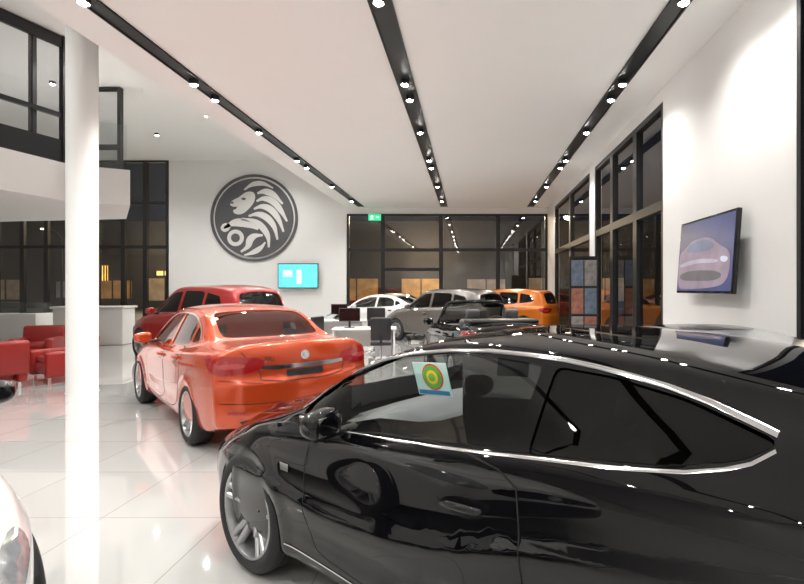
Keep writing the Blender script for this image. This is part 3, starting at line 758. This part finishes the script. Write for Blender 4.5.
# logo
M_lg = mat('emblem_grey', (.10, .10, .105), .45, noise=.05)
lx, lz, lr = pxX(254.5, YB), 1.68+71*YB/490, 43.5*YB/490
lg = lathe('emblem_sign', [(0, .0), (lr*.90, .0), (lr*.90, .05), (0, .05)], M_lg, seg=72, loc=(lx, YB-.0, lz), rot=(R(90), 0, 0))
tag(lg, 'round grey lion and stone emblem mounted on the white wall', 'emblem')
lathe('emblem_ring', [(lr*.945, 0), (lr, 0), (lr, .06), (lr*.945, .06), (lr*.945, 0)], M_lg, lg, seg=72)
def lp(name, pts, m, h0, h, sm=2):
    p = chaikin([(a*lr, b*lr) for a, b in pts], sm)
    o = prism(name, p, h, m, lg); o.location = (0, 0, h0); return o
def stroke(name, pts, wid, m=M_white, h0=.05, h=.02):
    p = chaikin(pts, 3, False); n = len(p); Lp = []; Rp = []
    for i in range(n):
        a, b = Vector(p[max(i-1, 0)]), Vector(p[min(i+1, n-1)]); t = (b-a).normalized(); w = wid*(.12+.88*math.sin(math.pi*min(1, max(0, (i/(n-1))*.92+.04)))**.8)/2
        Lp.append((p[i][0]-t.y*w, p[i][1]+t.x*w)); Rp.append((p[i][0]+t.y*w, p[i][1]-t.x*w))
    q = [(a*lr, b*lr) for a, b in Lp+Rp[::-1]]
    o = prism(name, q, h, m, lg); o.location = (0, 0, h0); return o
lp('lion_head', [(-.02, .60), (-.16, .60), (-.27, .53), (-.36, .46), (-.46, .42), (-.54, .35), (-.54, .28), (-.46, .25), (-.38, .26), (-.40, .20), (-.48, .18), (-.46, .10), (-.34, .07), (-.22, .11), (-.12, .20), (.0, .34), (.04, .50)], M_white, .05, .02, 1)
lp('lion_eye', [(-.30, .44), (-.21, .47), (-.17, .42), (-.25, .40)], M_lg, .07, .012, 1)
lp('lion_nose', [(-.53, .36), (-.46, .37), (-.47, .32), (-.53, .32)], M_lg, .07, .012, 1)
stroke('mane', [(-.22, .64), (-.04, .78), (.22, .80), (.44, .68)], .11)
stroke('mane', [(.08, .56), (.24, .62), (.46, .54), (.66, .32)], .15)
stroke('mane', [(.06, .38), (.22, .46), (.46, .38), (.64, .14), (.76, -.08)], .15)
stroke('mane', [(.0, .20), (.18, .28), (.40, .20), (.58, -.04), (.68, -.32)], .15)
stroke('mane', [(-.12, .04), (.08, .10), (.30, .02), (.48, -.20), (.54, -.50)], .15)
stroke('lion_chest', [(-.28, -.02), (-.06, -.06), (.16, -.16), (.34, -.42), (.34, -.68)], .15)
stroke('lion_foreleg', [(.10, -.26), (-.10, -.16), (-.30, -.10), (-.50, -.12), (-.68, -.24)], .19)
stroke('lion_foreleg', [(.20, -.40), (.02, -.40), (-.10, -.50), (-.12, -.66), (-.30, -.78)], .16)
stroke('lion_body', [(.26, -.56), (.16, -.70), (-.02, -.80), (-.22, -.86)], .12)
lp('lion_paw', [(-.76, -.18), (-.64, -.10), (-.52, -.16), (-.56, -.28), (-.66, -.34), (-.76, -.28)], M_white, .05, .02, 1)
lathe('stone', [(0, .05), (.19*lr, .05), (.19*lr, .07), (0, .07)], M_white, lg, seg=32, loc=(-.42*lr, -.46*lr, 0))
lathe('stone_centre', [(0, .07), (.10*lr, .07), (.10*lr, .082), (0, .082)], M_lg, lg, seg=32, loc=(-.42*lr, -.46*lr, 0))

col = lathe('column', [(.225, 0), (.215, .02), (.215, HU), (0, HU)], M_wall, seg=40, loc=(-6.33, 8.0, 0))
tag(col, 'tall round white structural column', 'column')

# mezzanine
mz = prism('mezzanine_floor', [(-9.9, 7.5), (-9.15, 11.2), (-8.15, 11.75), (-9.82, 14.0), (-20.9, 15.5), (-20.9, 7.5)], .85, M_wall, loc=(0, 0, 3.68))
struct(mz, 'white upper floor slab over the lounge', 'floor')
posts = [(-9.95, 8.6), (-9.72, 9.4), (-9.42, 10.55), (-9.22, 11.1)]
V = []; F = []
for x, y in posts:
    v, f = boxdata((x, y, (4.54+HU)/2), (.10, .10, HU-4.56), len(V)); V += v; F += f
def beam(p, q, z, h, w=.08):
    b = len(V); d = Vector((q[0]-p[0], q[1]-p[1])).normalized(); n = Vector((-d.y, d.x))*w/2
    for (x, y) in (p, q):
        for sx, zz in ((1, z), (-1, z), (-1, z+h), (1, z+h)): V.append((x+n.x*sx, y+n.y*sx, zz))
    F.extend([(b, b+1, b+2, b+3), (b+7, b+6, b+5, b+4)]+[(b+i, b+4+i, b+4+(i+1) % 4, b+(i+1) % 4) for i in range(4)])
beam(posts[0], posts[-1], 4.54, .5); beam(posts[0], posts[-1], HU-.27, .25); beam(posts[0], posts[-1], 5.55, .1)
bal = mk('window_40', V, F, M_dark); struct(bal, 'dark framed glazed screen on the upper floor', 'window')
mk('glass_pane', [(posts[0][0], posts[0][1], 4.6), (posts[-1][0], posts[-1][1], 4.6), (posts[-1][0], posts[-1][1], 7.35), (posts[0][0], posts[0][1], 7.35)], [(0, 1, 2, 3)], G_win, bal)
b2 = mk('glass_balustrade', [(-9.1, 11.22, 4.53), (-8.2, 11.70, 4.53), (-8.2, 11.72, 5.6), (-9.1, 11.24, 5.6)], [(0, 1, 2, 3)], G_clear)
tag(b2, 'clear glass balustrade on the upper floor edge', 'balustrade')
sg_ = lathe('wall_badge', [(0, .03), (.12, .03), (.12, 0), (0, 0)], M_lg, seg=32, loc=(-9.60, 9.1, 4.2), rot=(R(90), 0, R(78)))
tag(sg_, 'small round grey badge on the white bulkhead', 'badge')

# TVs
def tv(name, w, h, loc, rz, scr, label, tilt=0):
    o = box(name, (0, 0, 0), (w, .06, h), M_trim, None, .012, loc=loc, rot=(R(tilt), 0, R(rz))); tag(o, label, 'television')
    box('screen', (0, -.032, 0), (w-.06, .004, h-.07), scr, o)
    box('wall_bracket', (0, .09, 0), (.3, .145, .25), M_black, o)
    return o
S1 = mat('screen_cyan', (.05, .4, .45), .3, emis=(.16, .62, .66), estr=1.0, noise=.3, nscale=2)
t1 = tv('television', 1.78, 1.1, (pxX(299.5, YB), YB-.1625, 2.26), 0, S1, 'wall television showing a cyan picture')
box('screen_figure', (.05, -.036, -.05), (.20, .004, .62), mat('screen_white', (.8, .9, .9), .4, emis=(.8, .95, .95), estr=.8, noise=.1), t1)
box('screen_figure', (-.45, -.036, .1), (.40, .004, .30), mat('screen_pale', (.6, .9, .9), .4, emis=(.5, .85, .88), estr=.8, noise=.1), t1)
S2 = mat('screen_violet', (.02, .03, .08), .3, emis=(.035, .05, .15), estr=.9, noise=.8, nscale=1.6)
t2 = tv('television.001', 1.62, 1.07, (XR-.17, 6.82, 2.15), -90, S2, 'large black wall television showing a car picture', -4)
def scr(pts, y, c, n=.5):
    prism('screen_picture', chaikin(pts, 2), .002, mat('scr', (.1, .1, .1), .4, emis=c, estr=.9, noise=n, nscale=3), t2, loc=(0, y, 0), rot=(R(90), 0, 0))
scr([(-.77, -.46), (-.77, .06), (-.60, .12), (-.36, .24), (.14, .25), (.44, .10), (.70, .02), (.74, -.20), (.66, -.40), (.3, -.46), (-.5, -.48)], -.036, (.24, .17, .25))
scr([(-.60, .08), (-.34, .21), (.12, .22), (.36, .08), (-.1, .04)], -.039, (.10, .14, .26))
scr([(-.74, -.10), (-.2, -.04), (.45, -.08), (.40, -.13), (-.2, -.10), (-.70, -.16)], -.039, (.40, .36, .48))
scr([(-.70, -.24), (-.2, -.20), (.55, -.24), (.50, -.36), (-.2, -.36), (-.68, -.34)], -.039, (.03, .03, .06))
scr([(.48, -.04), (.68, -.06), (.66, -.13), (.50, -.12)], -.040, (.6, .65, .8), .2)

# exit sign
ex = box('exit_sign', (0, 0, 0), (.55, .08, .28), mat('exit_green', (.02, .4, .15), .4, emis=(.03, .6, .25), estr=1.3, noise=.05), None, .01, loc=(pxX(374, 21.6), 21.75, 4.86)); tag(ex, 'green illuminated running figure exit sign', 'exit sign')
M_exw = mat('exit_white', (.9, .9, .9), .4, emis=(1, 1, 1), estr=1.2, noise=.02)
prism('running_figure', [(-.02, .09), (.02, .09), (.03, .05), (.07, .02), (.02, .02), (.02, -.02), (.06, -.09), (.03, -.10), (0, -.03), (-.04, -.10), (-.08, -.09), (-.03, -.01), (-.04, .03), (-.08, 0), (-.07, .05)], .004, M_exw, ex, loc=(-.1, -.042, 0), rot=(R(90), 0, 0))
prism('arrow', [(0, .02), (.08, .02), (.08, .05), (.13, 0), (.08, -.05), (.08, -.02), (0, -.02)], .004, M_exw, ex, loc=(.08, -.042, 0), rot=(R(90), 0, 0))

# furniture
def armchair(x, y, rz, label):
    s = box('armchair', (0, .02, .25), (.52, .56, .22), M_red, None, .05, loc=(x, y, 0), rot=(0, 0, R(rz))); tag(s, label, 'armchair', 'red lounge armchairs')
    box('seat_cushion', (0, .02, .41), (.50, .55, .12), M_red, s, .045)
    for sg in (1, -1): box('armrest', (sg*.33, 0, .34), (.14, .72, .46), M_red, s, .05)
    box('backrest', (0, 0, .29), (.80, .15, .58), M_red, s, .06, loc=(0, -.33, .25), rot=(R(8), 0, 0))
    for sx in (-.3, .3):
        for sy in (-.28, .28): box('leg', (sx, sy, .06), (.04, .04, .12), M_chrome, s)
armchair(-8.0, 8.15, 60, 'red leather tub armchair beside another on the tiles')
armchair(-7.55, 9.05, 150, 'red leather tub armchair facing the lounge')
armchair(-9.9, 11.2, 200, 'red leather tub armchair near the reception counter')
rc = box('reception_counter', (0, 0, .55), (1.9, .7, 1.1), M_white, None, .03, loc=(-11.4, 14.9, 0), rot=(0, 0, R(8))); tag(rc, 'white reception counter with thick top', 'counter')
box('counter_top', (0, 0, 1.13), (2.0, .8, .06), M_white, rc, .01); box('kick_base', (0, 0, .05), (1.85, .66, .1), M_dark, rc)
ds = boxes('display_cabinet', [((0, 0, .45), (2.6, .7, .9))], M_white, None, .02, loc=(-15.0, 15.8, 0)); tag(ds, 'white display cabinet with glass case top', 'cabinet')
box('glass_case', (0, 0, 1.08), (2.5, .6, .34), G_clear, ds)
def desk(x, y, rz, label):
    d = box('desk', (0, 0, .725), (1.5, .75, .035), M_white, None, .008, loc=(x, y, 0), rot=(0, 0, R(rz))); tag(d, label, 'desk')
    for sg in (1, -1): box('leg_panel', (sg*.70, 0, .355), (.04, .70, .705), M_white, d)
    box('modesty_panel', (0, .30, .45), (1.36, .02, .4), M_white, d); box('drawer_unit', (.45, -.02, .38), (.4, .55, .60), mat('grey_laminate', (.35, .35, .36), .4, noise=.04), d, .01)
def monitor(x, y, z, rz):
    m = box('desk_monitor', (0, 0, .32), (.50, .04, .32), M_black, None, .01, loc=(x, y, z), rot=(0, 0, R(rz))); tag(m, 'black flat desk monitor on a stand', 'monitor', 'desk monitors')
    box('stand', (0, .02, .11), (.05, .03, .20), M_black, m); box('stand_base', (0, .02, .008), (.24, .18, .015), M_black, m, .005)
    box('screen', (0, -.021, .32), (.46, .003, .28), M_trim, m)
def ochair(x, y, rz):
    c = box('office_chair', (0, 0, .47), (.46, .46, .08), M_black, None, .03, loc=(x, y, 0), rot=(0, 0, R(rz))); tag(c, 'black office chair beside the white desk', 'chair', 'black office chairs')
    box('backrest', (0, -.22, .80), (.44, .06, .50), M_black, c, .025); box('back_bar', (0, -.235, .55), (.06, .03, .22), M_black, c)
    lathe('gas_lift', [(.025, .06), (.025, .44), (0, .44)], M_chrome, c, 12)
    for k in range(5):
        a = k*1.2566; tube('leg', [(0, 0, .09), (.27*math.cos(a), .27*math.sin(a), .03)], [.025, .02], M_chrome, c, 8)
desk(-2.55, 11.9, 8, 'white office desk with computer monitors')
monitor(-2.9, 11.8, .7425, 10); monitor(-2.3, 12.0, .7425, 160)
ochair(-2.5, 12.8, 180); ochair(-3.7, 11.3, 70); ochair(-2.0, 11.0, 10)
desk(-3.9, 15.0, 0, 'white office desk near the rear glazing'); monitor(-4.0, 15.0, .7425, 0); ochair(-3.9, 15.9, 180)
bs = boxes('poster_stand', [((-.36, 0, 1.27), (.04, .06, 2.54)), ((.36, 0, 1.27), (.04, .06, 2.54)), ((0, 0, 2.52), (.68, .05, .04)), ((0, .02, 1.35), (.68, .02, 2.3)), ((0, 0, .03), (.80, .36, .06))], M_dark, None, loc=(3.0, 12.9, 0), rot=(0, 0, R(-8)))
tag(bs, 'tall dark stand carrying printed posters', 'stand')
pm = [mat('poster_print_%d' % i, c, .35, noise=.9, nscale=7) for i, c in enumerate([(.22, .20, .19), (.30, .12, .08), (.12, .15, .20)])]
Rz = Matrix.Rotation(R(-8), 4, 'Z')
for i in range(3):
    for j in range(2):
        p = Vector((3.0, 12.9, 0))+Rz @ Vector((-.17+.34*j, -.006, .62+.74*i))
        o = box('poster', (0, 0, 0), (.31, .02, .68), pm[(i+j) % 3], None, loc=p, rot=(0, 0, R(-8))); tag(o, 'printed colour poster on the dark stand', 'poster', 'posters on the stand')

# ------------------------------------------------------------ exterior
struct(box('ground', (0, 30, -.12), (140, 110, .1), mat('asphalt', (.05, .047, .043), .4, noise=.3, nscale=5)), 'dark asphalt street at night', 'ground')
bd = boxes('street_building', [((0, 0, 4), (80, 6, 8))], mat('building_dark', (.06, .052, .047), .8, noise=.4, nscale=1), None, loc=(-5, 48, -.07)); tag(bd, 'dark building across the street', 'building')
def shopf(x, z, w, h, col, e):
    boxes('shop_front', [((0, 0, 0), (w, .1, h))], [mat('shop_lit', col, .5, emis=col, estr=e, noise=.95, nscale=.9)], bd, loc=(x+5, -3.05, z))
    boxes('shop_mullion', [((-w/2, -.06, 0), (.1, .06, h)), ((0, -.06, 0), (.1, .06, h)), ((w/2, -.06, 0), (.1, .06, h))], M_dark, bd, loc=(x+5, -3.1, z))
random.seed(7)
xx = -44
while xx < 22:
    wv = random.uniform(2.0, 5.0); cc = random.choice([(.7, .32, .10), (.5, .36, .22), (.35, .26, .2), (.6, .2, .07), (.25, .24, .23)])
    shopf(xx+wv/2, 1.7, wv, random.uniform(1.4, 2.4), cc, random.uniform(.2, .65)*(.5 if xx < -12 else 1)); xx += wv+random.uniform(1.2, 3.5)
for x, z, w, h, c, e in ((-36, 3.6, 1.2, .5, (1, .25, .05), 2.5), (-33.5, 3.2, .5, 1.4, (1, .5, .1), 2.5), (-28, 3.2, 1.5, .4, (1, .6, .2), 2), (-24.5, 2.6, .4, .8, (1, .75, .4), 3)): shopf(x, z, w, h, c, e)
for x, y in ((-30, 36), (-12, 38), (6, 38), (14, 30), (12, 20)):
    o = tube('street_lamp', [(0, 0, 0), (0, 0, 5.5), (0, -.5, 5.9), (0, -1.2, 6)], [.08, .06, .05, .04], M_dark, None, 8, loc=(x, y, -.07)); tag(o, 'tall street lamp lit at night', 'street lamp', 'street lamps')
    box('lamp_head', (0, -1.4, 5.97), (.25, .5, .08), mat('street_glow', (1, .8, .5), .5, emis=(1, .75, .4), estr=12, noise=.02), o)
build_car(SUV, 'car', 9.0, 15.0, 20, P_amber, 'orange car parked outside at night', hi=False)
build_car(SEDAN, 'car', 2.2, 27, 170, P_red, 'red car parked outside the rear glazing', hi=False)
build_car(SEDAN, 'car', -4.5, 28, 175, P_silver, 'silver car parked outside the rear glazing', hi=False)
for p, e in (((9, 11.5, 5.5), 700), ((2, 25, 5.5), 900), ((-5, 26, 5.5), 800), ((-16, 27, 5.5), 400), ((-4, 42, 5), 900), ((-28, 42, 5), 500)):
    l = bpy.data.lights.new('outside', 'POINT'); l.energy = e; l.color = (1, .78, .5); l.shadow_soft_size = .3
    o = bpy.data.objects.new('added_outside_fill', l); COL.objects.link(o); o.location = p  # bare point lights without fixtures, added to make the outside ground visible

w = bpy.data.worlds.new('World'); bpy.context.scene.world = w; w.use_nodes = True
w.node_tree.nodes['Background'].inputs[0].default_value = (.006, .008, .014, 1); w.node_tree.nodes['Background'].inputs[1].default_value = 1

cam = bpy.data.cameras.new('Camera'); co = bpy.data.objects.new('Camera', cam); COL.objects.link(co)
cam.sensor_width = 36; cam.lens = 490/804*36; cam.shift_x = -68/804; cam.shift_y = -3/804; cam.clip_start = .03; cam.clip_end = 300
co.location = (0, 0, 1.68); co.rotation_euler = (R(90), 0, 0)
bpy.context.scene.camera = co
for m in list(bpy.data.meshes):
    if m.users == 0: bpy.data.meshes.remove(m)
